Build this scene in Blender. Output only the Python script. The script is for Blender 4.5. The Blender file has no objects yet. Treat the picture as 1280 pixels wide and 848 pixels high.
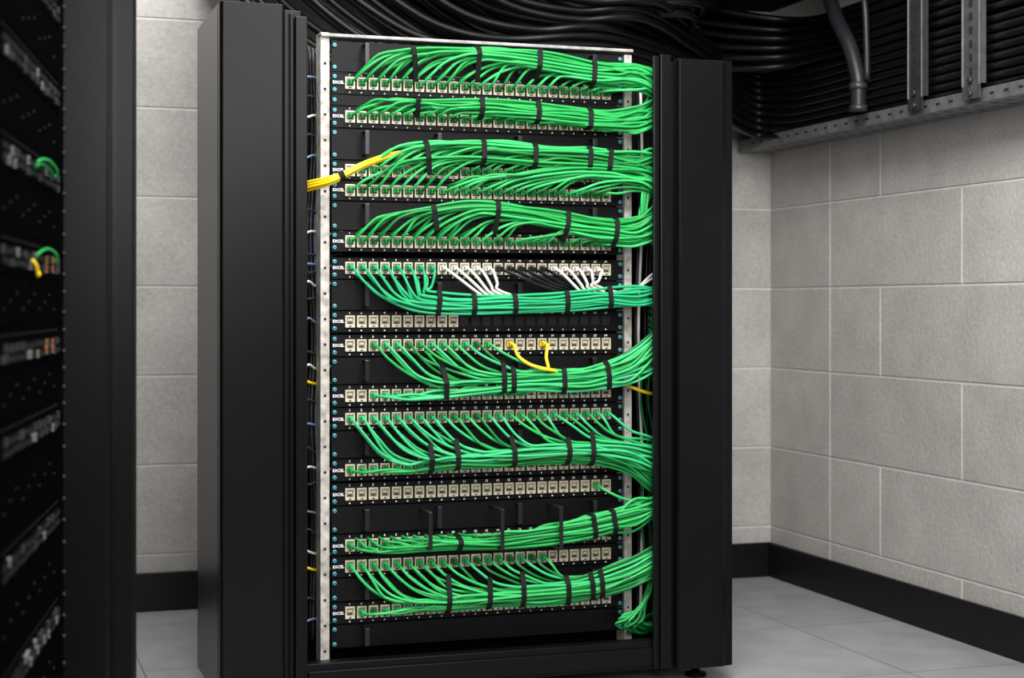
import bpy, bmesh, math, random
from mathutils import Vector
random.seed(11)
R = random.uniform
scene = bpy.context.scene
col = scene.collection
TH = math.radians(18.1); SN, CS = math.sin(TH), math.cos(TH)
F, CX, HY, H = 2035.0, 640.0, 384.0, 0.68

def at(u, v, Y):
    k = (u-CX)/F; d = Y/(CS-k*SN)
    return Vector((d*(SN+k*CS), Y, H+(HY-v)/F*d))
def atX(u, v, X):
    k = (u-CX)/F; d = X/(SN+k*CS)
    return Vector((X, d*(CS-k*SN), H+(HY-v)/F*d))
def proj(P):
    lat = P[0]*CS-P[1]*SN; d = P[0]*SN+P[1]*CS
    return CX+F*lat/d, HY-F*(P[2]-H)/d

# ---------------------------------------------------------------- materials
def mk(name, c, rough=.5, metal=0., var=.12, scale=40., bump=0., island=0., spec=None, c2=None, grain=0):
    m = bpy.data.materials.new(name); m.use_nodes = True
    nt = m.node_tree; b = nt.nodes['Principled BSDF']
    b.inputs['Roughness'].default_value = rough; b.inputs['Metallic'].default_value = metal
    if spec is not None: b.inputs['Specular IOR Level'].default_value = spec
    tc = nt.nodes.new('ShaderNodeTexCoord'); nz = nt.nodes.new('ShaderNodeTexNoise')
    nz.inputs['Scale'].default_value = scale; nz.inputs['Detail'].default_value = 5
    nt.links.new(tc.outputs['Object'], nz.inputs['Vector'])
    rp = nt.nodes.new('ShaderNodeValToRGB')
    lo = [x*(1-var) for x in c]; hi = [min(1, x*(1+var)) for x in (c2 or c)]
    rp.color_ramp.elements[0].position = .3; rp.color_ramp.elements[1].position = .7
    rp.color_ramp.elements[0].color = (*lo, 1); rp.color_ramp.elements[1].color = (*hi, 1)
    nt.links.new(nz.outputs['Fac'], rp.inputs['Fac'])
    out = rp.outputs['Color']
    if island > 0 or grain > 0:
        hs = nt.nodes.new('ShaderNodeHueSaturation'); val = None
        if island > 0:
            g = nt.nodes.new('ShaderNodeNewGeometry'); mr = nt.nodes.new('ShaderNodeMapRange')
            mr.inputs['To Min'].default_value = 1-island; mr.inputs['To Max'].default_value = 1+island
            nt.links.new(g.outputs['Random Per Island'], mr.inputs['Value']); val = mr.outputs['Result']
        if grain > 0:
            n3 = nt.nodes.new('ShaderNodeTexNoise'); n3.inputs['Scale'].default_value = 130; n3.inputs['Detail'].default_value = 3; n3.inputs['Roughness'].default_value = .7
            nt.links.new(tc.outputs['Object'], n3.inputs['Vector'])
            m2 = nt.nodes.new('ShaderNodeMapRange'); m2.inputs['From Min'].default_value = .3; m2.inputs['From Max'].default_value = .7
            m2.inputs['To Min'].default_value = 1-grain; m2.inputs['To Max'].default_value = 1+grain
            nt.links.new(n3.outputs['Fac'], m2.inputs['Value'])
            if val is None: val = m2.outputs['Result']
            else:
                mm = nt.nodes.new('ShaderNodeMath'); mm.operation = 'MULTIPLY'
                nt.links.new(val, mm.inputs[0]); nt.links.new(m2.outputs['Result'], mm.inputs[1]); val = mm.outputs[0]
        nt.links.new(val, hs.inputs['Value']); nt.links.new(out, hs.inputs['Color'])
        out = hs.outputs['Color']
    nt.links.new(out, b.inputs['Base Color'])
    if bump > 0:
        n2 = nt.nodes.new('ShaderNodeTexNoise'); n2.inputs['Scale'].default_value = scale*9; n2.inputs['Detail'].default_value = 6
        nt.links.new(tc.outputs['Object'], n2.inputs['Vector'])
        bp = nt.nodes.new('ShaderNodeBump'); bp.inputs['Strength'].default_value = bump; bp.inputs['Distance'].default_value = .004
        nt.links.new(n2.outputs['Fac'], bp.inputs['Height']); nt.links.new(bp.outputs['Normal'], b.inputs['Normal'])
    return m
M = {}
M['block'] = mk('concrete_block', (.375,.358,.338), .9, var=.09, scale=9, bump=.3, island=.05, grain=.14)
M['mortar'] = mk('mortar', (.57,.55,.525), .95, var=.08, scale=30)
M['base'] = mk('baseboard_black', (.0040,.0040,.0045), .45, spec=.25)
M['rack'] = mk('black_powder_coat', (.0028,.0028,.0031), .30, var=.1, scale=30, spec=.18)
M['ring'] = mk('black_ring_plastic', (.007,.007,.008), .28, var=.1, scale=30, spec=.5)
M['rackin'] = mk('black_matt', (.003,.003,.003), .6, spec=.12)
M['plate'] = mk('panel_black', (.0030,.0030,.0033), .42, spec=.15)
M['ldark'] = mk('left_rack_black', (.0018,.0018,.0018), .6, spec=.0)
M['slab'] = mk('shade_slab_black', (.004,.004,.004), .8, spec=.05)
M['rail'] = mk('galvanised_rail', (.42,.395,.355), .6, .1, var=.38, scale=70)
M['raild'] = mk('dull_rail', (.30,.29,.28), .55, .2, var=.3, scale=60)
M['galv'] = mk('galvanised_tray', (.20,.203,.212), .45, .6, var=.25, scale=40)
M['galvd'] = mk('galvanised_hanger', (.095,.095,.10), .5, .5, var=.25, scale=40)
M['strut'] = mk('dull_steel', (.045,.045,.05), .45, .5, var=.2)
M['edge'] = mk('bright_steel_edge', (.30,.30,.31), .4, .6, var=.2)
M['hole'] = mk('dark_hole', (.005,.005,.005), .8)
M['jack'] = mk('beige_jack', (.66,.60,.45), .36, .25, var=.22, scale=160)
M['jackin'] = mk('jack_shutter', (.34,.295,.20), .42, .2)
M['contact'] = mk('jack_slot', (.03,.026,.02), .5)
M['screw'] = mk('teal_screw', (.09,.34,.40), .35, .5)
M['white'] = mk('white_print', (.85,.85,.83), .6, var=.05)
M['g0'] = mk('green_sheath', (.011,.310,.060), .44, var=.12, spec=.38)
M['g1'] = mk('green_sheath_light', (.028,.440,.108), .44, var=.12, spec=.38)
M['g2'] = mk('green_sheath_deep', (.004,.160,.028), .44, var=.12, spec=.38)
M['m0'] = mk('mint_green_sheath', (.034,.450,.165), .44, var=.12, spec=.38)
M['t0'] = mk('teal_green_sheath', (.010,.360,.140), .44, var=.12, spec=.38)
M['yel'] = mk('yellow_sheath', (.90,.60,.012), .42)
M['wht'] = mk('white_sheath', (.78,.75,.70), .45)
M['blk'] = mk('black_sheath', (.005,.005,.006), .38, spec=.4)
M['blkc'] = mk('black_heavy_sheath', (.0028,.0028,.0032), .36, var=.2, spec=.26)
M['strap'] = mk('black_strap', (.005,.005,.005), .7, spec=.2)
M['cond'] = mk('grey_black_conduit', (.013,.014,.016), .42, spec=.35)
M['blue'] = mk('blue_grey_sheath', (.16,.24,.36), .5)
M['ora'] = mk('orange_plastic', (.30,.10,.015), .5)
M['dim'] = mk('dim_grey_plastic', (.006,.006,.007), .6, spec=.02)
M['pale'] = mk('pale_grey_plastic', (.040,.040,.041), .6, spec=.03)
M['ivory'] = mk('dim_ivory_plastic', (.22,.21,.195), .6, spec=.05)
def floor_mat():
    m = mk('floor_tile', (.285,.290,.298), .42, var=.12, scale=11, bump=.03, grain=.05)
    nt = m.node_tree; b = nt.nodes['Principled BSDF']
    src = b.inputs['Base Color'].links[0].from_socket
    tc = [n for n in nt.nodes if n.type == 'TEX_COORD'][0]
    mp = nt.nodes.new('ShaderNodeMapping'); mp.inputs['Location'].default_value = (.16,.05,0)
    br = nt.nodes.new('ShaderNodeTexBrick'); br.offset = 0.0
    br.inputs['Scale'].default_value = 1; br.inputs['Brick Width'].default_value = .45; br.inputs['Row Height'].default_value = .45
    br.inputs['Mortar Size'].default_value = .002; br.inputs['Mortar Smooth'].default_value = .2
    br.inputs['Color1'].default_value = (1,1,1,1); br.inputs['Color2'].default_value = (.92,.92,.92,1); br.inputs['Mortar'].default_value = (.5,.5,.5,1)
    nt.links.new(tc.outputs['Object'], mp.inputs['Vector']); nt.links.new(mp.outputs['Vector'], br.inputs['Vector'])
    mx = nt.nodes.new('ShaderNodeMix'); mx.data_type = 'RGBA'; mx.blend_type = 'MULTIPLY'; mx.inputs['Factor'].default_value = 1
    nt.links.new(src, mx.inputs['A']); nt.links.new(br.outputs['Color'], mx.inputs['B'])
    nt.links.new(mx.outputs['Result'], b.inputs['Base Color'])
    return m
M['floor'] = floor_mat()

# ---------------------------------------------------------------- mesh builder
class MB:
    def __init__(s): s.v=[]; s.f=[]; s.m=[]; s.s=[]
    def add(s, vs, fs, mi=0, sm=False):
        o=len(s.v); s.v += [Vector(p) for p in vs]
        for f in fs: s.f.append([o+i for i in f]); s.m.append(mi); s.s.append(sm)
        return s
    def box(s, x0,x1,y0,y1,z0,z1, mi=0):
        vs=[(x0,y0,z0),(x1,y0,z0),(x1,y1,z0),(x0,y1,z0),(x0,y0,z1),(x1,y0,z1),(x1,y1,z1),(x0,y1,z1)]
        return s.add(vs,[(0,3,2,1),(4,5,6,7),(0,1,5,4),(1,2,6,5),(2,3,7,6),(3,0,4,7)],mi)
    def frus(s, x,z, y0,y1, w0,h0,w1,h1, mi=0):   # tapered block along y
        vs=[(x-w0,y0,z-h0),(x+w0,y0,z-h0),(x+w0,y0,z+h0),(x-w0,y0,z+h0),(x-w1,y1,z-h1),(x+w1,y1,z-h1),(x+w1,y1,z+h1),(x-w1,y1,z+h1)]
        return s.add(vs,[(0,1,2,3),(7,6,5,4),(0,4,5,1),(1,5,6,2),(2,6,7,3),(3,7,4,0)],mi)
    def prism(s, poly, z0, z1, mi=0):              # poly in xy, extruded in z
        n=len(poly); vs=[(x,y,z0) for x,y in poly]+[(x,y,z1) for x,y in poly]
        fs=[tuple(range(n))[::-1], tuple(range(n,2*n))]+[(i,(i+1)%n,n+(i+1)%n,n+i) for i in range(n)]
        return s.add(vs,fs,mi)
    def tube(s, pts, r, sides=8, mi=0):
        pts=[Vector(p) for p in pts]; n=len(pts); vs=[]; fs=[]
        t=(pts[1]-pts[0]).normalized(); up=Vector((0,0,1)) if abs(t.z)<.9 else Vector((1,0,0))
        nrm=(up-t*up.dot(t)).normalized()
        for i,p in enumerate(pts):
            a=pts[max(i-1,0)]; b=pts[min(i+1,n-1)]; t=(b-a)
            if t.length<1e-9: t=Vector((0,0,1))
            t.normalize(); nrm=(nrm-t*nrm.dot(t)).normalized(); bi=t.cross(nrm)
            rr = r[i] if isinstance(r,(list,tuple)) else r
            for k in range(sides):
                a=2*math.pi*k/sides; vs.append(p+nrm*(rr*math.cos(a))+bi*(rr*math.sin(a)))
        for i in range(n-1):
            for k in range(sides):
                k2=(k+1)%sides; fs.append((i*sides+k,i*sides+k2,(i+1)*sides+k2,(i+1)*sides+k))
        s.add(vs,fs,mi,True)
        o=len(s.v)-len(vs)
        s.f.append([o+k for k in range(sides)][::-1]); s.m.append(mi); s.s.append(False)
        s.f.append([o+(n-1)*sides+k for k in range(sides)]); s.m.append(mi); s.s.append(False)
        return s
    def mesh(s, name, mats, origin=(0,0,0)):
        o=Vector(origin); me=bpy.data.meshes.new(name)
        me.from_pydata([tuple(p-o) for p in s.v],[],s.f)
        for m in mats: me.materials.append(m)
        for p,mi,sm in zip(me.polygons,s.m,s.s): p.material_index=mi; p.use_smooth=sm
        bm=bmesh.new(); bm.from_mesh(me); bmesh.ops.recalc_face_normals(bm,faces=bm.faces); bm.to_mesh(me); bm.free()
        return me
    def build(s, name, mats, parent=None, origin=(0,0,0), bevel=0, top=False):
        if not isinstance(mats,(list,tuple)): mats=[mats]
        ob=link(name, s.mesh(name,mats,origin), parent)
        if parent is None: ob.location=Vector(origin)
        if bevel:
            md=ob.modifiers.new('bevel','BEVEL'); md.width=bevel; md.segments=2; md.limit_method='ANGLE'
        return ob
def link(name, data, parent=None, loc=(0,0,0)):
    o=bpy.data.objects.new(name,data); col.objects.link(o); o.parent=parent; o.location=loc; return o
def tag(o,label,cat,group=None):
    o['label']=label; o['category']=cat
    if group: o['group']=group
    return o
def thing(name,label,cat,loc=(0,0,0),rz=0,group=None):
    o=link(name,None); o.location=loc; o.rotation_euler=(0,0,rz); o.empty_display_size=.05
    return tag(o,label,cat,group)
def struct(o): o['kind']='structure'; return o
def crom(pts, n=6):
    pts=[Vector(p) for p in pts]; P=[pts[0]*2-pts[1]]+pts+[pts[-1]*2-pts[-2]]; out=[]
    for i in range(1,len(P)-2):
        a,b,c,d=P[i-1],P[i],P[i+1],P[i+2]
        for k in range(n):
            t=k/n; out.append(.5*((2*b)+(c-a)*t+(2*a-5*b+4*c-d)*t*t+(3*b-a-3*c+d)*t**3))
    out.append(pts[-1]); return out

# ---------------------------------------------------------------- room
BY, RX = 3.713, 1.903
ROOMTOP=2.3; SLAB_Z=1.425
zj=[0,.126]+[.126+.2*k for k in range(1,12)]
zj=[z for z in zj if z<ROOMTOP]+[ROOMTOP]
def blockface(mb, a0,a1,z0,z1, axis):
    g=.0017; d=.0022; c=.0016
    A0,A1,Z0,Z1=a0+g,a1-g,z0+g,z1-g
    base=[(A0,Z0),(A1,Z0),(A1,Z1),(A0,Z1)]; topp=[(A0+c,Z0+c),(A1-c,Z0+c),(A1-c,Z1-c),(A0+c,Z1-c)]
    if axis=='x': vs=[(a,BY,z) for a,z in base]+[(a,BY-d,z) for a,z in topp]
    else: vs=[(RX,a,z) for a,z in base]+[(RX-d,a,z) for a,z in topp]
    mb.add(vs,[(4,5,6,7),(0,1,5,4),(1,2,6,5),(2,3,7,6),(3,0,4,7)],1)
w=MB(); w.box(-1.6,RX+.1,BY,BY+.1,0,ROOMTOP,0)
for r in range(len(zj)-1):
    x=RX; k=r%2; first=True
    while x>-1.6:
        L=(.30 if first else (.54 if k%2 else .225)) ; first=False; k+=1
        L=min(L,x+1.6)
        if L>.02: blockface(w,x-L,x,zj[r],zj[r+1],'x')
        x-=L if L>.001 else 1
struct(w.build('wall_back',[M['mortar'],M['block']]))
w=MB(); w.box(RX,RX+.1,-.6,BY,0,ROOMTOP,0)
for r in range(len(zj)-1):
    y=BY; k=(r+1)%2; first=True
    while y>-.6:
        L=(.306 if first else (.541 if k%2==0 else .225)); first=False; k+=1
        L=min(L,y+.6)
        if L>.02: blockface(w,y-L,y,zj[r],zj[r+1],'y')
        y-=L if L>.001 else 1
struct(w.build('wall_right',[M['mortar'],M['block']]))
struct(MB().box(-1.6,RX+.1,-.6,BY+.1,-.1,0).build('floor',M['floor']))
struct(MB().box(.45,RX-.003,2.93,BY-.003,SLAB_Z,SLAB_Z+.05).build('shade_slab',M['slab']))  # added low slab that shades the upper walls and keeps the corner dark
struct(MB().box(-1.6,RX-.013,BY-.013,BY-.0023,0,.086).build('baseboard_back',M['base'],bevel=.002))
struct(MB().box(RX-.013,RX-.0023,-.6,BY-.0023,0,.086).build('baseboard_right',M['base'],bevel=.002))

# ---------------------------------------------------------------- main rack
CY=2.69                     # front of side columns
PY=2.784                    # front of the panels
X=lambda u,Y=CY: at(u,0,Y).x
LT,RT=1.184,1.128
base=Vector((X(600),2.84,0))
rack=thing('server_rack','open black equipment rack packed with patch panels and green cable bundles','rack',base)
def rp(name,mb,mat,bevel=.0015,parent=None): return mb.build(name,mat,parent or rack,origin=base,bevel=bevel)
# left column
xl0,xl1=X(275),X(357)
ls=MB().box(xl0,xl0+.006,CY+.022,2.98,.027,LT).box(xl0,xl1,2.972,2.98,.027,LT).box(xl0,xl1+.03,CY+.02,CY+.03,.027,LT-.006)
lc=rp('side_column',ls,M['rack'])
rp('column_cover',MB().prism([(xl0,CY+.020),(xl0,CY+.006),(xl0+.005,CY),(xl1-.005,CY),(xl1,CY+.006),(xl1,CY+.020)],.027,LT),M['rack'],.0014,lc)
rp('inner_post',MB().box(X(364),X(369),CY+.012,CY+.05,.03,LT-.012).box(X(370),X(385),CY+.004,CY+.02,.03,1.166).box(X(383),X(385),CY+.02,CY+.05,.03,1.166),M['rack'])
# right column
xr0,xr1=X(847),X(918)
rs=MB().box(xr1-.006,xr1,CY+.022,2.98,.027,RT).box(X(850),xr1,2.972,2.98,.027,RT).box(X(838),xr1,CY+.02,CY+.024,.027,RT-.004)
rc=rp('side_column',rs,M['rack'])
rp('column_cover',MB().prism([(xr0,CY+.020),(xr0,CY+.005),(xr0+.004,CY),(X(904),CY),(X(908),CY+.004),(xr1-.001,CY+.006),(xr1,CY+.020)],.027,RT),M['rack'],.0014,rc)
rp('inner_post',MB().box(X(820),X(827),CY+.01,CY+.018,.03,1.132).box(X(827),X(840),CY+.003,CY+.018,.03,1.134),M['rack'])
# base, back and top
rp('bottom_sill',MB().box(X(370),X(840),CY+.022,CY+.05,.027,.078).box(X(388),X(826),CY+.016,CY+.0218,.034,.066),M['rack'])
rp('base_plate',MB().box(xl0+.01,xr1-.01,CY+.05,2.97,.03,.042),M['rackin'],0)
rp('dark_backing',MB().box(xl1+.002,X(850)-.002,2.966,2.974,.042,1.11),M['rackin'],0)  # black sheet added to keep the gaps dark; hides the lit wall behind
PX=lambda u: at(u,0,PY).x
def rail(u0,u1,z1,mt,hw):
    a,b=PX(u0),PX(u1); mb=MB().box(a,b,PY+.002,PY+.04,.042,z1)
    z=.08
    while z<z1-.03:
        mb.box((a+b)/2-hw,(a+b)/2+hw,PY+.0013,PY+.0019,z,z+.004,1); z+=.0444
    rp('mounting_rail',mb,[M[mt],M['hole']],0)
rail(401,412,1.157,'rail',.0022); rail(781,790,1.145,'rail',.0018)
rp('top_bar',MB().box(PX(401),PX(791),PY-.004,PY+.03,1.149,1.155),M['raild'])
for fx in (xl0+.05,xr1-.05):
    for fy in (CY+.06,2.93):
        rp('foot',MB().tube([(fx,fy,0),(fx,fy,.006),(fx,fy,.0062),(fx,fy,.03)],[.02,.02,.008,.008],12),M['rackin'],0)

# ---------------------------------------------------------------- text
def text_mesh(items,size,mat,name,off=0):
    mb=MB()
    for s,x,z,al in items:
        cu=bpy.data.curves.new('t','FONT'); cu.body=s; cu.size=size; cu.align_x=al; cu.align_y='CENTER'; cu.resolution_u=2; cu.offset=off
        o=bpy.data.objects.new('t',cu); col.objects.link(o); bpy.context.view_layer.update()
        me=bpy.data.meshes.new_from_object(o.evaluated_get(bpy.context.evaluated_depsgraph_get()))
        mb.add([(v.co.x+x,0,v.co.y+z) for v in me.vertices],[tuple(p.vertices) for p in me.polygons])
        bpy.data.objects.remove(o); bpy.data.curves.remove(cu); bpy.data.meshes.remove(me)
    return mb.mesh(name,[mat])
X0=PX(437); PITCH=(PX(757)-X0)/23
PL,PR=PX(414.5),PX(778.5); PMID=(PL+PR)/2
num_me=text_mesh([(str(i+1),X0+i*PITCH-PMID,.0150,'CENTER') for i in range(24)],.0060,M['white'],'port_numbers',.0001)
logo_me=text_mesh([('EXCEL',PX(415.2)-PMID,.001,'LEFT')],.0070,M['white'],'printed_logo',.00015)
# jack: beige keystone body with a shuttered opening
j=MB(); w_,h_=.0084,.0104
j.box(-w_,-w_+.0020,-.004,.012,-h_,h_).box(w_-.0020,w_,-.004,.012,-h_,h_)
j.box(-w_+.0020,w_-.0020,-.004,.012,-h_,-h_+.0052).box(-w_+.0020,w_-.0020,-.004,.012,h_-.0026,h_)
j.box(-w_+.0020,w_-.0020,-.0015,.012,-h_+.0052,h_-.0026,1)
j.box(-.0044,.0044,-.0019,-.0014,-.0042,-.0002,2)
j.box(-.0034,.0034,-.0024,-.0018,.0016,.0040,0)
j.box(-.0022,.0022,-.0046,-.0038,-h_+.001,-h_+.0028,2)
jack_me=j.mesh('jack',[M['jack'],M['jackin'],M['contact']])
sc=MB().tube([(0,0,0),(0,-.0026,0),(0,-.0036,0)],[.0040,.0040,.0026],10).tube([(0,-.0034,0),(0,-.0042,0)],.0013,6,1)
screw_me=sc.mesh('screw',[M['screw'],M['hole']])
zrow=lambda v: at(437,v,PY).z
ROWS={}
rowdefs=[(104,91,118),(146,133,160),(213,200.5,225),(238,226,251),(302,289,315),(335,322,349),(402,389,416),(432,418.5,446),
 (495,481.5,509),(524,510,538),(588,574,602),(618,604,632),(682,668,694.5),(708,695.5,722),(766,753,780)]
desc=['highest black patch panel, under the topmost green bundle',
 'black patch panel hidden behind the second green bundle from the top',
 'black patch panel just under the green bundle that yellow cables join',
 'black patch panel with green cables hooking up left, beneath that of the yellow cables',
 'black patch panel below the fourth green bundle from the top',
 'black patch panel with white, black and green cables plugged in',
 'part-filled black patch panel with cream jacks only in its left part',
 'black patch panel with two yellow plugs among green ones',
 'black patch panel hidden behind the bundle below the two yellow cables',
 'black patch panel with green cables in all of its ports',
 'black patch panel hidden behind the thickest green bundle',
 'black patch panel of uncovered cream jacks with a green plug at right end',
 'black patch panel behind the bundle held in long black rings',
 'black patch panel feeding the lowest green bundle from above',
 'lowest black patch panel, its cream jacks showing below the last bundle']
NF=10
for n,((v,vt,vb),ds) in enumerate(zip(rowdefs,desc)):
    zc,zt,zb=zrow(v),zrow(vt),zrow(vb)
    ROWS[v]=zc
    t=thing('patch_bay',ds,'patch panel',(PMID,PY,zc),0,'patch panels in the rack')
    fp=MB(); hw=(PR-PL)/2; b0,t0=zb-zc+.0004,zt-zc-.0004
    fp.box(-hw,hw,0,.003,b0,t0); fp.box(-hw+.012,hw-.012,-.0012,0,t0-.0012,t0-.0003); fp.box(-hw+.012,hw-.012,-.0012,0,b0+.0003,b0+.0012)
    for i in range(24):
        x=X0+i*PITCH-PMID; fp.box(x-.0012,x+.0012,-.0006,-.0001,b0+.0022,b0+.0044,1)
        if v==402 and i>=NF: fp.box(x-.0075,x+.0075,-.0005,-.0001,-.008,.008,2)
    fp.build('faceplate',[M['plate'],M['white'],M['hole']],t)
    for i in range(24):
        if v==402 and i>=NF: continue
        link('jack',jack_me,t,(X0+i*PITCH-PMID,-.0005,0))
    for sx in (-hw+.005,hw-.006):
        for sz in (b0+.007,t0-.007): link('screw',screw_me,t,(sx,0,sz))
    if t0-.0150>.0022: link('port_number',num_me,t,(0,-.0004,0))
    link('printed_logo',logo_me,t,(0,-.0044,-.001))
# cable managers / blanks
mg=[(52,90,'tallest blank manager plate at the very top of the rack'),(119,132,'thin black filler plate between the two highest patch panels'),
 (161,199.5,'black cable manager plate behind the yellow cables'),(252,288,'black cable manager plate behind the fourth green bundle from the top'),
 (350,388,'black cable manager plate behind the white and black cables'),(447,480.5,'black cable manager plate behind the two yellow cables'),
 (539,573,'black cable manager plate behind the thickest green bundle'),(633,667,'black cable manager plate with three long rings around a green bundle'),
 (723,752,'black cable manager plate behind the lowest green bundle'),(781,810,'bare black blanking plate at the bottom of the rack')]
def ring_bm(y1,z0,z1,wd=.004):
    mb=MB(); k=.0022
    mb.box(-wd,wd,-y1,-y1+k,z0,z1); mb.box(-wd,wd,-y1+k,-.0001,z1-k,z1); mb.box(-wd,wd,-y1+k,-.0001,z0,z0+k)
    return mb
for vt,vb,ds in mg:
    zt,zb=zrow(vt),zrow(vb); zc=(zt+zb)/2; hh=(zt-zb)/2-.0004; hw=(PR-PL)/2
    t=thing('cable_manager',ds,'cable manager',(PMID,PY,zc),0,'cable manager plates')
    mb=MB().box(-hw,hw,0,.003,-hh,hh)
    if hh>.012:
        for q in range(9): mb.box(-hw+.04+q*.056,-hw+.066+q*.056,-.0006,-.0001,-.006,-.001,1)
    mb.build('plate',[M['plate'],M['plate']],t)
    for sx in (-hw+.005,hw-.006):
        for sz in ((-hh+.007,hh-.007) if hh>.012 else (0,)): link('screw',screw_me,t,(sx,0,sz))
    if vt in (119,): continue
    for u in ((455,) if vt==781 else (455,545,645,738)):
        o=ring_bm(.026,-hh*.74,hh*.84,.0042).build('ring',M['ring'],t,bevel=.0009); o.location.x=PX(u)-PMID
    if vt==633:
        for u in (525,613,685):
            zz0=at(u,690,PY-.08).z-zc; zz1=hh*.72
            o=ring_bm(.072,zz0,zz1,.0036).build('ring',M['ring'],t,bevel=.0009); o.location.x=PX(u)-PMID

# ---------------------------------------------------------------- patch cables
CR=.00255; SPC=1.10
pm=MB().frus(0,0,0.002,-.010,.0056,.0043,.0056,.0043).frus(0,0,-.010,-.021,.0046,.0042,.0031,.0031).box(-.002,.002,-.009,.0,.0043,.0056)
plug_me={k:pm.mesh('plug',[M[k]]) for k in ('g0','g1','g2','m0','t0','yel','wht','blk')}
def cable(pts,r,mk_,label,cat,group,plug=False,name='patch_cable',sides=7,n=5):
    d=crom(pts,n); o=d[0].copy()
    ob=MB().tube(d,r,sides).build(name,M[mk_],None,origin=o)
    tag(ob,label,cat,group)
    if plug: link('plug',plug_me[mk_],ob,Vector((0,.017,0)))
    return d
def hexslots(n,d,asp=1.25):
    L=[]
    for i in range(-9,10):
        for k in range(-14,15):
            a=(k+.5*(i%2))*d; b=i*d*.866; L.append((a,b))      # a vertical, b depth
    L.sort(key=lambda q:(q[0]/asp)**2+q[1]**2+1e-9*q[0]); return L[:n]
TY=PY-.044
class Trunk:
    def __init__(s,px,Y=TY):
        s.d=crom([at(u,v,Y) for u,v in px],10); s.u=[proj(p)[0] for p in s.d]
    def at(s,u):
        if u<=s.u[0]: return s.d[0].copy(), (s.d[1]-s.d[0]).normalized()
        for i in range(len(s.u)-1):
            if s.u[i+1]>=u:
                f=(u-s.u[i])/max(1e-6,s.u[i+1]-s.u[i]); return s.d[i].lerp(s.d[i+1],f),(s.d[i+1]-s.d[i]).normalized()
        return s.d[-1].copy(),(s.d[-1]-s.d[-2]).normalized()
GM=['g0','g1','g0','g1','g2']; GMID=['g0','m0','g1','m0','g2']
def bundle(ports,px,tail,join,labels,low_first=True,asp=1.25,jit=10,dv=0,clump=(1,4),joins=None,spc=SPC,near=99,pal=GM):
    """ports: (row, port number, material[, dz]); a fourth value means the cable comes out between two jacks.
    Ports from number «near» on climb steeply and join the bundle from behind.
    dv: how far (pixels down) the hidden end runs on inside the right column"""
    tr=Trunk(px); n=len(ports); sl=hexslots(n,CR*2*spc,asp); sl.sort(key=lambda q:(q[0]+q[1]*.15) if low_first else -(q[0]+q[1]*.15))
    zs=sorted(q[0] for q in sl); zmin,zmax=zs[0]-1e-6,zs[-1]+1e-6
    uend=px[-1][0]; out=[]; left=0; ucl=0; lastv=None
    for j,(pt,(a,b)) in enumerate(zip(ports,sl)):
        v,i,mk_=pt[:3]; dz0=pt[3] if len(pt)>3 else None
        if mk_=='g': mk_=pal[(j*7+int(i))%5] if R(0,1)>.3 else random.choice(pal)
        p=Vector((X0+i*PITCH,PY-.018 if dz0 is None else PY-.002,ROWS[v]+(dz0 or 0))); u0,v0=proj(p)
        steep = dz0 is None and i>=near
        if left<=0 or lastv!=v:
            left=random.randint(*clump); ucl=u0+join+R(-10,10)+ (left-1)*7; lastv=v
        left-=1
        uj=max(u0+36,ucl+R(-jit,jit)*.8); h=(a-zmin)/(zmax-zmin)
        if dz0 is not None: uj=u0+join+R(-16,20)
        if steep: uj=u0+R(24,34)
        if joins and joins(i,mk_): uj=joins(i,mk_)+R(-4,4)
        ph,fr,am=R(0,6),R(.015,.060),R(.0006,.0036)
        def slot(u):
            c,t=tr.at(u); nn=Vector((-t.z,0,t.x))
            return c+nn*(a+am*math.sin(ph+u*fr))+Vector((0,b+am*.6*math.cos(ph+u*fr*.8),0))
        tp=[]
        for (ut,lo,hi) in tail:
            q=at(ut,lo+(hi-lo)*h+R(-5,5),TY); q.y+=b; tp.append((ut,q))
        if uj<uend-5:
            J=[slot(u) for u in [uj]+[u for u in range(int(uj)+22,int(uend)+1,24)]]
            tp2=[q for ut,q in tp]
        else:
            J=[]; tp2=[q for ut,q in tp if ut>u0+22] or [tp[-1][1]]
        tgt=(J or tp2)[0]; dx,dz=tgt.x-p.x,tgt.z-p.z
        jz,jy=R(-.0050,.0050),R(-.006,.003)
        if steep: J=[J[0]+Vector((0,.008,0))]+J[1:] if J else J; jy=.003; jz=0
        pts=[p,p+Vector((dx*.03,-.012,dz*.06)),p+Vector((dx*.17,-.021-.2*max(0,p.y-.021-tgt.y)+jy*.5,dz*.32)),Vector((p.x+dx*.50,(tgt.y+p.y-.021)/2-.001+jy,p.z+dz*.74+jz))]+J+tp2
        e=tp2[-1]; dzz=-dv*.00143*R(.8,1.3)
        pts+= [e+Vector((.018,.008,dzz*.35)),e+Vector((.034,.03,dzz*.8)),e+Vector((.036,.07,dzz*1.2))]
        lab,grp=labels(v,i,mk_)
        out.append(cable(pts,CR,mk_,lab,'cable',grp,dz0 is None,n=4))
    return tr,out
def hull(P):
    P=sorted(set(P)); 
    def half(P):
        h=[]
        for p in P:
            while len(h)>1 and (h[-1][0]-h[-2][0])*(p[1]-h[-2][1])-(h[-1][1]-h[-2][1])*(p[0]-h[-2][0])<=0: h.pop()
            h.append(p)
        return h
    a,b=half(P),half(P[::-1]); return a[:-1]+b[:-1]
ORD=['first','second','third','fourth','fifth','sixth','seventh','eighth']
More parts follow.
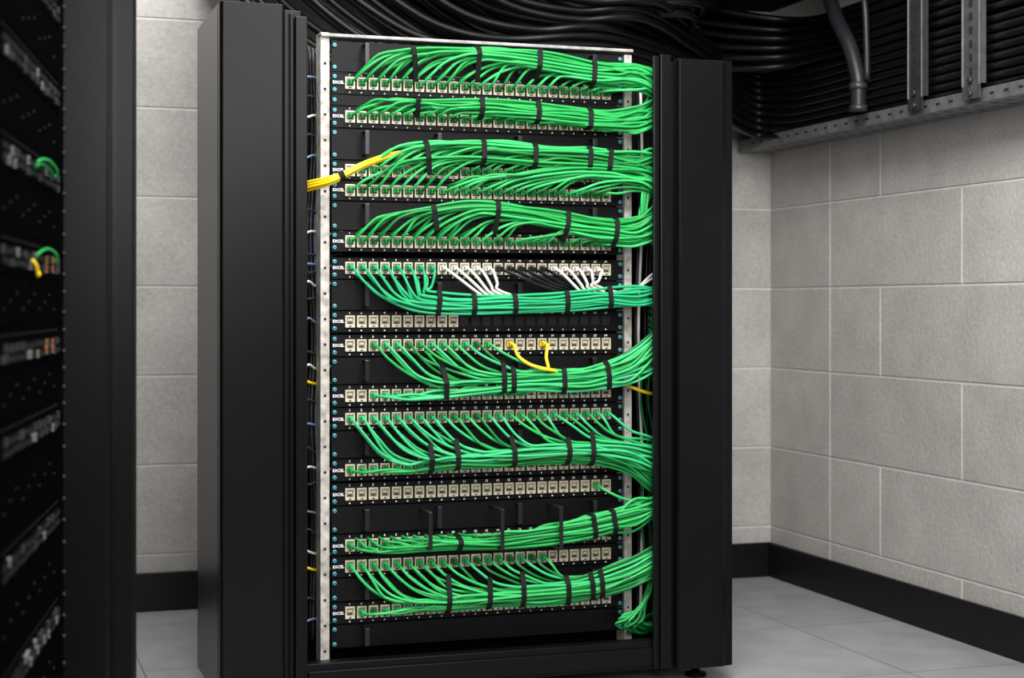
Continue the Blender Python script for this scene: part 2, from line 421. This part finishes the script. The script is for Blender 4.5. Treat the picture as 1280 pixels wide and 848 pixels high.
def straps(tr,polys,us,what,wd=.0046,lim=.036):
    for q,u in enumerate(us):
        T,t=tr.at(u); nn=Vector((-t.z,0,t.x)).normalized(); pts=[]
        for d in polys:
            for i in range(len(d)-1):
                s0,s1=(d[i]-T).dot(t),(d[i+1]-T).dot(t)
                if s0<=0<s1:
                    p=d[i].lerp(d[i+1],s0/(s0-s1)); a,b=(p-T).dot(nn),p.y-T.y
                    if abs(a)<lim and abs(b)<.026:
                        for k in range(8): pts.append((a+(CR+.0007)*math.cos(k*.785),b+(CR+.0007)*math.sin(k*.785)))
        if len(pts)<16: continue
        hl=hull(pts); m=len(hl); vs=[]
        ca=sum(x for x,y in hl)/m; cb=sum(y for x,y in hl)/m
        for (sw,o) in ((-wd,0),(-wd,.0012),(wd,.0012),(wd,0)):
            for a,b in hl:
                L=math.hypot(a-ca,b-cb); f=1+o/max(L,1e-4)
                c=T+nn*(ca+(a-ca)*f)+Vector((0,cb+(b-cb)*f,0))+t*sw; vs.append(c)
        fs=[]
        for r_ in range(4):
            for k in range(m): fs.append((r_*m+k,r_*m+(k+1)%m,((r_+1)%4)*m+(k+1)%m,((r_+1)%4)*m+k))
        mb=MB().add(vs,fs)
        ob=mb.build('cable_strap',M['strap'],None,origin=T)
        tag(ob,'%s black strap from the left around %s'%(ORD[q],what),'cable strap','black straps on the bundles')
def lab(txt,grp):
    def f(v,i,mk_):
        return txt,grp
    return f
g=lambda v,idx,m='g':[(v,i,m) for i in idx]
def mixx(v,idx,ext,dz):          # ports plus cables coming out between the jacks, ordered left to right
    L=[(v,i,'g') for i in idx]+[(v,e+.5,'g',dz) for e in ext]
    L.sort(key=lambda q:q[1]); return L

# 1 topmost
tr,c=bundle(mixx(104,range(0,24),range(0,10),.0125),[(450,94),(488,82),(545,75),(600,74),(670,80),(735,91),(770,95)],[(792,110,82),(813,118,88)],50,
 lab('green patch cable in the topmost bundle of the rack','cables of the topmost bundle'),False,1.7,dv=26,near=12)
straps(tr,c,[518,597,672,740],'the topmost green bundle')
# 2
tr,c=bundle(mixx(146,range(0,24),range(0,9),.0125),[(440,139),(490,138),(560,139),(620,141),(690,146),(740,151),(772,153)],[(794,163,137),(814,160,130)],38,
 lab('green patch cable in the second bundle from the top','cables of the second bundle'),False,1.6,dv=-20,near=10)
straps(tr,c,[522,601,671,736],'the second green bundle from the top')
# 3 
tr3,c3=bundle(mixx(213,range(1,17),range(1,8),.0118)+g(238,range(0,8)),[(464,205),(498,196),(545,190),(600,188),(667,193),(735,198),(768,202)],[(792,220,190),(814,226,190)],58,
 lab('green patch cable arching into the bundle that yellow cables join','cables of the third bundle'),False,1.6,dv=22)
tr,c=bundle(g(213,range(17,22))+mixx(238,range(8,23),range(8,14),.0118),[(540,235),(600,228),(660,221),(720,216),(768,217)],[(794,234,206),(814,240,206)],62,
 lab('green patch cable hooking from the port row below the yellow-joined bundle','cables hooked below the third bundle'),False,1.4,dv=30)
straps(tr3,c3,[533,603,667,735,760],'the green bundle that yellow cables join')
# 4
tr,c=bundle(mixx(302,range(0,24),range(0,10),.0125),[(450,296),(484,284),(540,272),(600,267),(660,273),(715,283),(768,290)],[(792,307,274),(814,302,264)],54,
 lab('green patch cable in the fourth bundle from the top','cables of the fourth bundle'),False,1.7,dv=-20,near=17)
straps(tr,c,[543,620,707,782],'the fourth green bundle from the top')
# 5 thin one with white and black
def j5(i,mk_): return 510+i*3.0
tr,c=bundle([(a[0],a[1],'t0')+tuple(a[3:]) for a in mixx(335,range(0,8),range(0,7),-.0125)],[(494,366),(526,377),(590,381),(650,379),(710,376),(770,372)],[(795,382,362),(815,383,362)],72,
 lab('teal green patch cable at the left of the white cables','teal green cables'),True,2.6,jit=5,joins=j5,spc=1.1)
straps(tr,c,[548,592,643,708,762],'the thin teal green bundle')
def fan(idx,ut,vt,mk_,label,grp,dep,r=1.0):
    for q,i in enumerate(idx):
        p=Vector((X0+i*PITCH,PY-.018,ROWS[335])); u0,v0=proj(p); f=q/(len(idx)-1)
        tu,tv=ut-10+f*16,vt+6-f*10; y1=TY+.004
        pts=[p,p+Vector((.002,-.012,-.003)),at(u0+(tu-u0)*.30+4,v0+(tv-v0)*.36,TY-.002-.002*(q%2)),at(u0+(tu-u0)*.66+3,v0+(tv-v0)*.74+R(-1,1),TY),at(tu,tv,y1),
             at(tu+20,tv+9-f,TY+.014+.002*(q%3)),at(tu+48,tv+14-2*f,TY+.020+.002*(q%3)),at(tu+dep,tv+16-3*f,TY+.022+.002*(q%3))]
        cable(pts,CR*r,mk_,label,'cable',grp,True)
fan((8,9,10,11,12),616,366,'wht','white patch cable in the left white fan','white cables, left fan',90,1.08)
fan((18,19,20,21,22),738,360,'wht','white patch cable in the right white fan','white cables, right fan',66,1.08)
fan((13,14,15,16,17),708,358,'blk','black patch cable between the two fans of white cables','black patch cables',60,1.2)
# 6
tr6,c6=bundle(g(495,range(2,16))+mixx(432,range(2,13),range(3,9),-.0125),[(466,492),(515,485),(580,479),(650,475),(720,474),(758,469)],[(785,480,440),(810,466,422)],62,
 lab('green patch cable in the bundle below the two yellow cables','cables of the sixth bundle'),True,1.6,dv=-26,pal=GMID)
straps(tr6,c6,[556,628,640,703,764],'the bundle under the two yellow cables')
# 7
tr,c=bundle(g(588,range(0,13))+mixx(524,range(0,24),range(0,8),-.0125),[(446,588),(500,577),(570,571),(640,567),(700,563),(745,563)],[(780,588,548),(810,610,550)],62,
 lab('green patch cable in the thickest bundle, from the fully plugged panel','cables of the thickest bundle'),True,1.6,dv=14,pal=GMID)
straps(tr,c,[537,570,640,708,738],'the thickest green bundle')
# 8
tr,c=bundle(mixx(682,range(0,24),range(0,10),.0118),[(440,682),(486,676),(560,673),(620,671),(680,665),(730,657),(765,649)],[(792,660,628),(814,652,624)],36,
 lab('green patch cable in the bundle held by long black rings','cables of the eighth bundle'),True,1.6,dv=-6)
straps(tr,c,[574,740,787],'the bundle held by long black rings')
# 9
tr,c=bundle(g(766,range(1,9))+mixx(708,range(0,18),range(0,8),-.0118),[(440,741),(498,746),(560,746),(640,743),(700,738),(750,730)],[(784,736,702),(813,722,688)],58,
 lab('green patch cable in the lowest bundle of the rack','cables of the lowest bundle'),True,1.7,dv=-10,pal=['g0','g1','m0','g1','g2'])
straps(tr,c,[560,610,652,708,738,765],'the lowest green bundle')

def free(px,mk_,label,grp,r=CR,n=6,plug=False,name='patch_cable'):
    return cable([at(u,v,Y) for u,v,Y in px],r,mk_,label,'cable',grp,plug,name=name,n=n)
# single cable to the uncovered panel
p=Vector((X0+22*PITCH,PY-.018,ROWS[618]))
cable([p,p+Vector((.004,-.014,-.004)),at(775,622,TY),at(800,629,TY+.005),at(818,630,TY+.01),at(830,630,TY+.03)],CR,'g1','single green patch cable at right end of the uncovered jacks','cable',None,True)
# risers at the right edge
for k in range(11):
    o=k*1.9
    free([(826,196+o,TY+.03),(818-o*.15,214+o+R(-4,4),TY+.012),(812-o*.35+R(-2,2),240+R(-4,4),TY+.004*(k%3)),(807-o*.4+R(-3,3),266+R(-4,4),TY+.005*(k%3)),(806+R(-5,5),292,TY+.014),(822,304+o*.3,TY+.03)],random.choice(GM),
     'green cable dropping at the right edge from the third bundle to the fourth','riser cables between third and fourth bundles')
for k in range(6):
    free([(826,98+k*3,TY+.035),(815,112+k*2,TY+.02),(809-k*1.2+R(-1,1),134,TY+.012+.004*(k%2)),(811-k*.6,152,TY+.02),(826,166,TY+.035)],random.choice(GM),
     'green cable looping at the right edge between the two topmost bundles','loop cables between topmost bundles')
for k,(u,mk_) in enumerate(((806,'g2'),(815,'g2'))):
    free([(u,440,TY+.085),(u-5,500,TY+.085),(u+4,560,TY+.085),(u-4,620,TY+.085),(u,700,TY+.085)],mk_,
     'dark green cable running down behind the bundle ends at the right upright','vertical cables at the right upright',r=CR*.9)
for k in range(10):
    f=k/9.; ub=[770,774,781,786,792,778,797,789,802,784][k]; vb=[780,774,783,778,786,770,781,768,776,785][k]
    free([(824,704+k*3,TY+.03),(817-R(0,3),726+R(-4,4),TY+.020),(811-5*f+R(-2,2),746+R(-3,3),TY+.012+.003*(k%3)),(.45*808+.55*ub+R(-3,4),.62*vb+.38*752+R(-3,3),TY+.006+.004*(k%3)),(ub,vb,TY+.008+.003*(k%3)),(ub+9,vb+6,TY+.022),(ub+24,vb+2,TY+.055),(828,vb-6,TY+.085)],random.choice(['g0','g2','g1','g2','g0']),
     'loose green cable looping low at the bottom right of the rack','loose cable loops')
# two yellow
for i,nm in ((14,'left one of the two yellow cables plugged above a green bundle'),(17,'right one of the two yellow cables plugged above a green bundle')):
    p=Vector((X0+i*PITCH,PY-.018,ROWS[432])); u0,v0=proj(p); L=(i==14)
    if L: mid=[at(u0+8,445,TY+.001),at(u0+21,455,TY-.010),at(678,461,TY-.014),at(694,464,TY-.008)]
    else: mid=[at(u0+2,446,TY+.002),at(u0+4,456,TY-.006),at(u0+6,463,TY-.004)]
    e0=6 if L else 0
    cable([p,p+Vector((.001,-.012,-.002))]+mid+[at(696+e0,470,TY+.018),at(720+e0,476,TY+.028),at(770,478,TY+.028),at(805,490,TY+.026),at(826,494,TY+.04)],CR*1.25,'yel',nm,'cable',None,True)
# white ends at the right of the white and black row
for k in range(2):
    free([(828,336+k*5,TY+.05),(814,344+k*5,TY+.034),(801-k*3,357+k*3,TY+.030),(790-k*3,368+k*2,TY+.032),(770,378,TY+.036)],'wht',
     'white cable end rising at the right edge above the thin teal bundle','white cable ends at the right edge')
# yellow run on the left
ycs=[]
for k in range(7):
    a=(k%4)*3.4; b=(k//4)
    ycs.append(free([(372,232+a,TY+.05),(388,227+a,TY+.02-.007*b),(410,222+a*.9,TY-.002-.007*b),(428,216+a*.7,TY-.006-.007*b),(455,203+a*.6,TY-.004-.007*b),(485,193+a*.5,TY+.012-.004*b),(520,187+a*.3,TY+.022),(560,184+a*.3,TY+.03),(610,188,TY+.03)],'yel',
     'yellow cable entering from left edge and joining the third green bundle','yellow cables at the left'))
trY=Trunk([(388,234),(410,228),(428,221),(455,208)],TY-.006)
straps(trY,ycs,[427],'the yellow cables at the left')
# interior cables seen through the side gaps
for u,mk_,nm in ((387,'blk','black cable running down the left gap of the rack'),(397,'blue','blue grey cable running down the left gap beside the pale rail'),(391,'strut','dark grey cable in the left gap between black and blue ones')):
    free([(u,60,2.86),(u+3,180,2.87),(u-3,300,2.86),(u+3,420,2.865),(u-2,520,2.86),(u+3,640,2.87),(u,800,2.86)],mk_,nm,None,r=.0034,name='cable')
for v,mk_,nm in ((478,'yel','short yellow cable seen in the left gap, upper one'),(711,'yel','short yellow cable seen in the left gap, lower one')):
    free([(374,v-4,2.80),(386,v,2.815),(394,v+2,2.83),(404,v,2.85),(430,v+2,2.88)],mk_,nm,None,name='cable')
for q,v in enumerate((96,120,146,168,196,262,290,318,330,341,352,374,398,440,456,500,530,560,584,606,640,662,690,748,776)):
    free([(376,v+R(-8,8),2.80),(386,v,2.82),(394,v+R(-3,6),2.835),(404,v+4,2.85),(428,v,2.88)],['blue','pale','wht','pale'][q%4],'short %s cable crossing the left gap beside the pale rail'%['blue grey','grey','white','grey'][q%4],'%s stubs in the left gap'%['blue grey','grey','white','grey'][q%4],r=.0022,name='cable')
for k,(u,mk_) in enumerate(((800,'wht'),(808,'blk'),(796,'blk'),(812,'blk'))):
    free([(u,90,2.84),(u+3,250,2.85),(u-2,420,2.84),(u+3,600,2.85),(u,790,2.84)],mk_,['white cable running down the right gap of the rack','black cable in right gap, beside the white one','black cable in right gap, nearest the pale rail','black cable in right gap, nearest the right column'][k],None,r=.0030,name='cable')

# ---------------------------------------------------------------- right wall tray, overhead cables
TX=1.80; tz0,tz1=1.068,1.096
tray=thing('cable_tray','galvanised perforated cable tray along the right wall carrying black cables','cable tray',(TX,2.2,tz0))
o=Vector((TX,2.2,tz0)); y0,y1=-.3,3.69
lp=MB().box(TX,TX+.002,y0,y1,tz0,tz1).box(TX,TX+.012,y0,y1,tz1-.002,tz1)
y=y0+.03
while y<y1-.05:
    lp.box(TX-.0004,TX-.0001,y,y+.014,tz0+.011,tz0+.016,1); y+=.045
lp.build('side_lip',[M['galv'],M['hole']],tray,origin=o)
tb=MB().box(TX+.002,RX-.0022,y0,y1,tz0,tz0+.002)
y=y0+.05
while y<y1-.06:
    for xx in (TX+.02,TX+.06): tb.box(xx,xx+.018,y,y+.006,tz0-.0004,tz0-.0001,1)
    y+=.05
tb.build('tray_base',[M['galv'],M['hole']],tray,origin=o)
OR=.0084
def clampz(pts): 
    for p in pts: p.z=min(p.z,SLAB_Z-.03)
    return pts
for c_ in range(5):
    for k in range(9):
        ex=TX+.016+c_*.0172; ez=tz0+.0112+k*.0180
        Y0=3.03+c_*.075+R(-.010,.010)
        vL=98-12.2*k+[0,6,-4,4,-2][c_]+R(-2,2); ut=500+30*k+c_*16+R(-30,30)
        yc=3.66-(.085-.0172*c_)      # outer column hugs the back wall
        pts=[at(ut-230,vL-175,Y0),at(ut-170,vL-98,Y0),at(ut-105,vL-46+R(-2,2),Y0),at(ut-45,vL-14,Y0),at(ut+30,vL,Y0),
             at(max(ut+110,760),vL+R(-2,2),Y0+.02)]
        pts+=[Vector((1.52+.012*c_,3.32+.07*c_*.8,.62*pts[-1].z+.38*(ez+.045)+R(-.005,.005))),Vector((ex-.055,yc-.03,ez+.020)),Vector((ex-.006,yc-.11,ez+.005)),Vector((ex,yc-.24,ez)),Vector((ex,3.1,ez)),Vector((ex,2.6,ez)),Vector((ex,1.9,ez)),Vector((ex,1.2,ez))]
        cable(clampz(pts),OR,'blkc','thick black cable sweeping over the rack into the wall tray','cable','overhead black cables',name='overhead_cable',sides=9,n=6)
# a second, higher layer that turns forward in the corner and runs above the tray cables
for c_ in range(4):
    for k in range(6):
        Y0=3.42+c_*.05+R(-.006,.006); vL=80-15*k+R(-2,2); ut=620+34*k+R(-20,20); ez=1.246+.0180*k; ex=1.818+.0205*c_
        pts=[at(ut-260,vL-190,Y0),at(ut-180,vL-105,Y0),at(ut-100,vL-44,Y0),at(ut-30,vL-8,Y0),at(ut+60,vL+2,Y0),at(max(ut+90,860)+R(-10,10),vL+3,Y0)]
        zz=pts[-1].z
        pts+=[Vector((1.66,Y0+.01,.7*zz+.3*ez)),Vector((ex-.045,Y0-.02,.3*zz+.7*ez)),Vector((ex-.006,Y0-.10,ez+.002)),Vector((ex,Y0-.22,ez)),Vector((ex,2.95,ez+R(-.003,.003))),Vector((ex,2.6,ez)),Vector((ex,1.2,ez))]
        cable(clampz(pts),OR,'blkc','thick black cable turning forward in the dark corner above the tray','cable','black cables in the upper corner',name='overhead_cable',sides=9,n=6)
# conduit and hangers
co=atX(1073,138,1.775)
cd=thing('conduit','dark flexible conduit bending down into the wall tray','conduit',co)
pts=crom([atX(1026,-50,1.775),atX(1033,-20,1.775),atX(1045,22,1.775),atX(1062,58,1.775),atX(1072,95,1.775),atX(1073,112,1.775),atX(1073,139,1.775)],8)
MB().tube(pts,.0165,14).build('pipe',M['cond'],cd,origin=co)
MB().tube([atX(1073,104,1.775),atX(1073,112,1.775)],.0190,14).build('collar',M['strut'],cd,origin=co)
MB().tube([atX(1073,132,1.775),atX(1073,139,1.775)],.0188,14).build('collar',M['strut'],cd,origin=co)
def hanger(u0,u1,mat,label):
    ya,yb=atX(u0,0,1.79).y,atX(u1,0,1.79).y; yb,ya=min(ya,yb),max(ya,yb)
    c=Vector((1.79,(ya+yb)/2,1.10)); t=thing('strut_hanger',label,'hanger',c)
    s=MB().box(1.786,1.788,yb,ya,1.075,SLAB_Z-.001).box(1.788,1.80,yb,yb+.002,1.102,SLAB_Z-.001).box(1.788,1.80,ya-.002,ya,1.102,SLAB_Z-.001)
    s.box(1.7845,1.786,yb,yb+.003,1.10,SLAB_Z-.001,2).box(1.7845,1.786,ya-.003,ya,1.10,SLAB_Z-.001,2)
    z=1.12
    while z<SLAB_Z-.03:
        s.box(1.7852,1.7859,(ya+yb)/2-.005,(ya+yb)/2+.005,z,z+.014,1); z+=.026
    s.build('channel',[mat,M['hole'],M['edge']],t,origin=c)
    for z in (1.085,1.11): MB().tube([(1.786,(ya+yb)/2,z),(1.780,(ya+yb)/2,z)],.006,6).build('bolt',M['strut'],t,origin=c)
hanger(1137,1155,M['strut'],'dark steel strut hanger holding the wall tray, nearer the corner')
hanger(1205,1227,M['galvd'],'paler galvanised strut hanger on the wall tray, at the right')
cable([atX(1068,-45,1.783),atX(1080,0,1.783),atX(1083,50,1.783),atX(1084,100,1.783)],.007,'cond','thin dark conduit standing just behind the bent flexible conduit','conduit',None,name='thin_conduit')

# ---------------------------------------------------------------- left foreground rack
d0=2.0; lat0=(75-CX)/F*d0
P0=Vector((d0*SN+lat0*CS,d0*CS-lat0*SN,0))
RZ=math.atan2(.9993,.1618)
lr=thing('server_rack','nearer black rack cut off by the left edge, seen from its end','rack',P0,RZ)
ca=MB().box(.002,.062,-.057,.0,.02,1.3).box(.002,.12,.0,.30,.02,1.3)
lcol=ca.build('side_column',M['rack'],lr,bevel=.002)
MB().box(.066,.125,-.083,-.001,.02,1.3).box(.0622,.0658,-.05,-.001,.02,1.3).build('column_cover',M['rack'],lcol,bevel=.003)
MB().box(-.57,-.505,.0,.30,.02,1.3).build('side_column',M['rack'],lr,bevel=.002)
MB().box(-.505,.002,.27,.30,.02,1.3).build('dark_backing',M['rackin'],lr)
MB().box(-.57,.12,.0,.30,.0,.02).build('base_plate',M['rackin'],lr)
MB().box(-.505,.002,.0,.27,1.28,1.3).build('top_plate',M['rackin'],lr)
MB().box(-.012,.001,-.004,-.0005,.03,1.28).build('mounting_rail',M['ldark'],lr)
ex,ey=Vector((math.cos(RZ),math.sin(RZ),0)),Vector((-math.sin(RZ),math.cos(RZ),0))
jm=MB().box(-.0045,.0045,-.003,0,-.0042,.0042).box(-.003,.003,-.0034,-.0030,-.0025,.002,1)
jl={k:jm.mesh('jack',[M[k],M['hole']]) for k in ('pale','ivory','ora','dim')}
zs=[1.235,1.135,1.035,.935,.832,.733,.639,.549,.432,.315,.205,.105]
LD=['first','second','third','fourth','fifth','sixth','seventh','eighth','ninth','tenth','eleventh','twelfth']
ssm=MB().tube([(0,0,0),(0,-.003,0)],.0022,8).mesh('screw',[M['pale']])
for q,z in enumerate(zs):
    t=thing('patch_bay','blurred patch panel in the cut-off left rack, %s from the top'%LD[q],'patch panel',P0+Vector((0,0,z)),RZ,'patch panels in the left rack')
    fp=MB().box(-.50,-.014,-.001,.003,-.021,.021)
    for i in range(24): fp.box(-.472+i*.0186,-.469+i*.0186,-.0016,-.0011,.013,.0145,1)
    fp.build('faceplate',[M['ldark'],M['pale']],t)
    for rw in (-.009,.001):
        for i in range(24):
            kk='dim' if R(0,1)<.74 else random.choice(['pale','pale','ivory'])
            if q in (5,6) and i in (17,20): kk='ora'
            link('jack',jl[kk],t,(-.47+i*.0186,-.001,rw+R(-.001,.001)))
    for sz in (-.013,.013): link('screw',ssm,t,(-.006,-.004,sz))
    if q<len(zs)-1:
        zb=(z+zs[q+1])/2; hh=(z-zs[q+1])/2-.022
        if hh>.01:
            t2=thing('blanking_plate','dark blanking plate in the left rack below its %s patch panel'%LD[q],'blanking plate',P0+Vector((0,0,zb)),RZ,'blanking plates in the left rack')
            pb=MB().box(-.50,-.014,-.001,.003,-hh,hh)
            for i in range(10): pb.box(-.46+i*.043,-.457+i*.043,-.0018,-.0011,-.001+.008*(i%3-1),.001+.008*(i%3-1),1)
            pb.build('plate',[M['ldark'],M['pale']],t2)
            for sz in (-hh*.5,hh*.5): link('screw',ssm,t2,(-.006,-.004,sz))
def lcab(x0,z0,x1,z1,bow,dz,mk_,label,grp=None):
    L=lambda x,y,z: P0+ex*x+ey*y+Vector((0,0,z))
    cable([L(x0,-.005,z0),L(x0+.004,-.009,z0+dz*.5),L((x0+x1)/2,-bow,(z0+z1)/2+dz),L(x1-.004,-.009,z1+dz*.5),L(x1,-.005,z1)],.0017,mk_,label,'cable',grp,name='patch_cable')
lcab(-.26,.832,-.10,.832,.009,.012,'g0','short green patch cable bowed across the left rack, upper one')
lcab(-.27,.828,-.15,.828,.008,.008,'g2','second short green cable just under the upper bowed one at left')
lcab(-.26,.733,-.10,.733,.009,.012,'g0','short green patch cable bowed across the left rack, lower one')
lcab(-.29,.730,-.26,.722,.009,-.012,'yel','yellow patch cable in the left rack below the green one')

# ---------------------------------------------------------------- light and camera
def area(name,loc,tgt,size,power,c=(1,1,1),sy=None):
    l=bpy.data.lights.new(name,'AREA'); l.energy=power; l.size=size; l.color=c
    if sy: l.shape='RECTANGLE'; l.size_y=sy
    o=bpy.data.objects.new(name,l); col.objects.link(o); o.location=loc
    o.rotation_euler=(Vector(tgt)-Vector(loc)).to_track_quat('-Z','Y').to_euler(); return o
area('ceiling_light',(.75,1.5,2.25),(1.0,3.0,.7),1.1,80,(1,.99,.975))
area('fill_light',(.15,-.5,1.35),(1.0,2.9,.55),.9,42,(1,.99,.985))
area('back_left_light',(.1,3.1,2.2),(.1,3.7,.5),.5,18)
area('side_light',(1.0,1.2,1.4),(1.9,3.3,.4),.8,11)
wd=bpy.data.worlds.new('world'); scene.world=wd; wd.use_nodes=True
bg=wd.node_tree.nodes['Background']; bg.inputs[0].default_value=(.95,.97,1,1); bg.inputs[1].default_value=.05
try: scene.view_settings.view_transform='Standard'
except Exception: pass
cam=bpy.data.cameras.new('camera'); cam.sensor_width=36; cam.lens=36*F/1280
cam.shift_y=-(424-HY)/1280; cam.clip_start=.05
cam.dof.use_dof=True; cam.dof.focus_distance=2.85; cam.dof.aperture_fstop=5.0
co_=bpy.data.objects.new('camera',cam); col.objects.link(co_); co_.location=(0,0,H); co_.rotation_euler=(math.radians(90),0,-TH)
scene.camera=co_
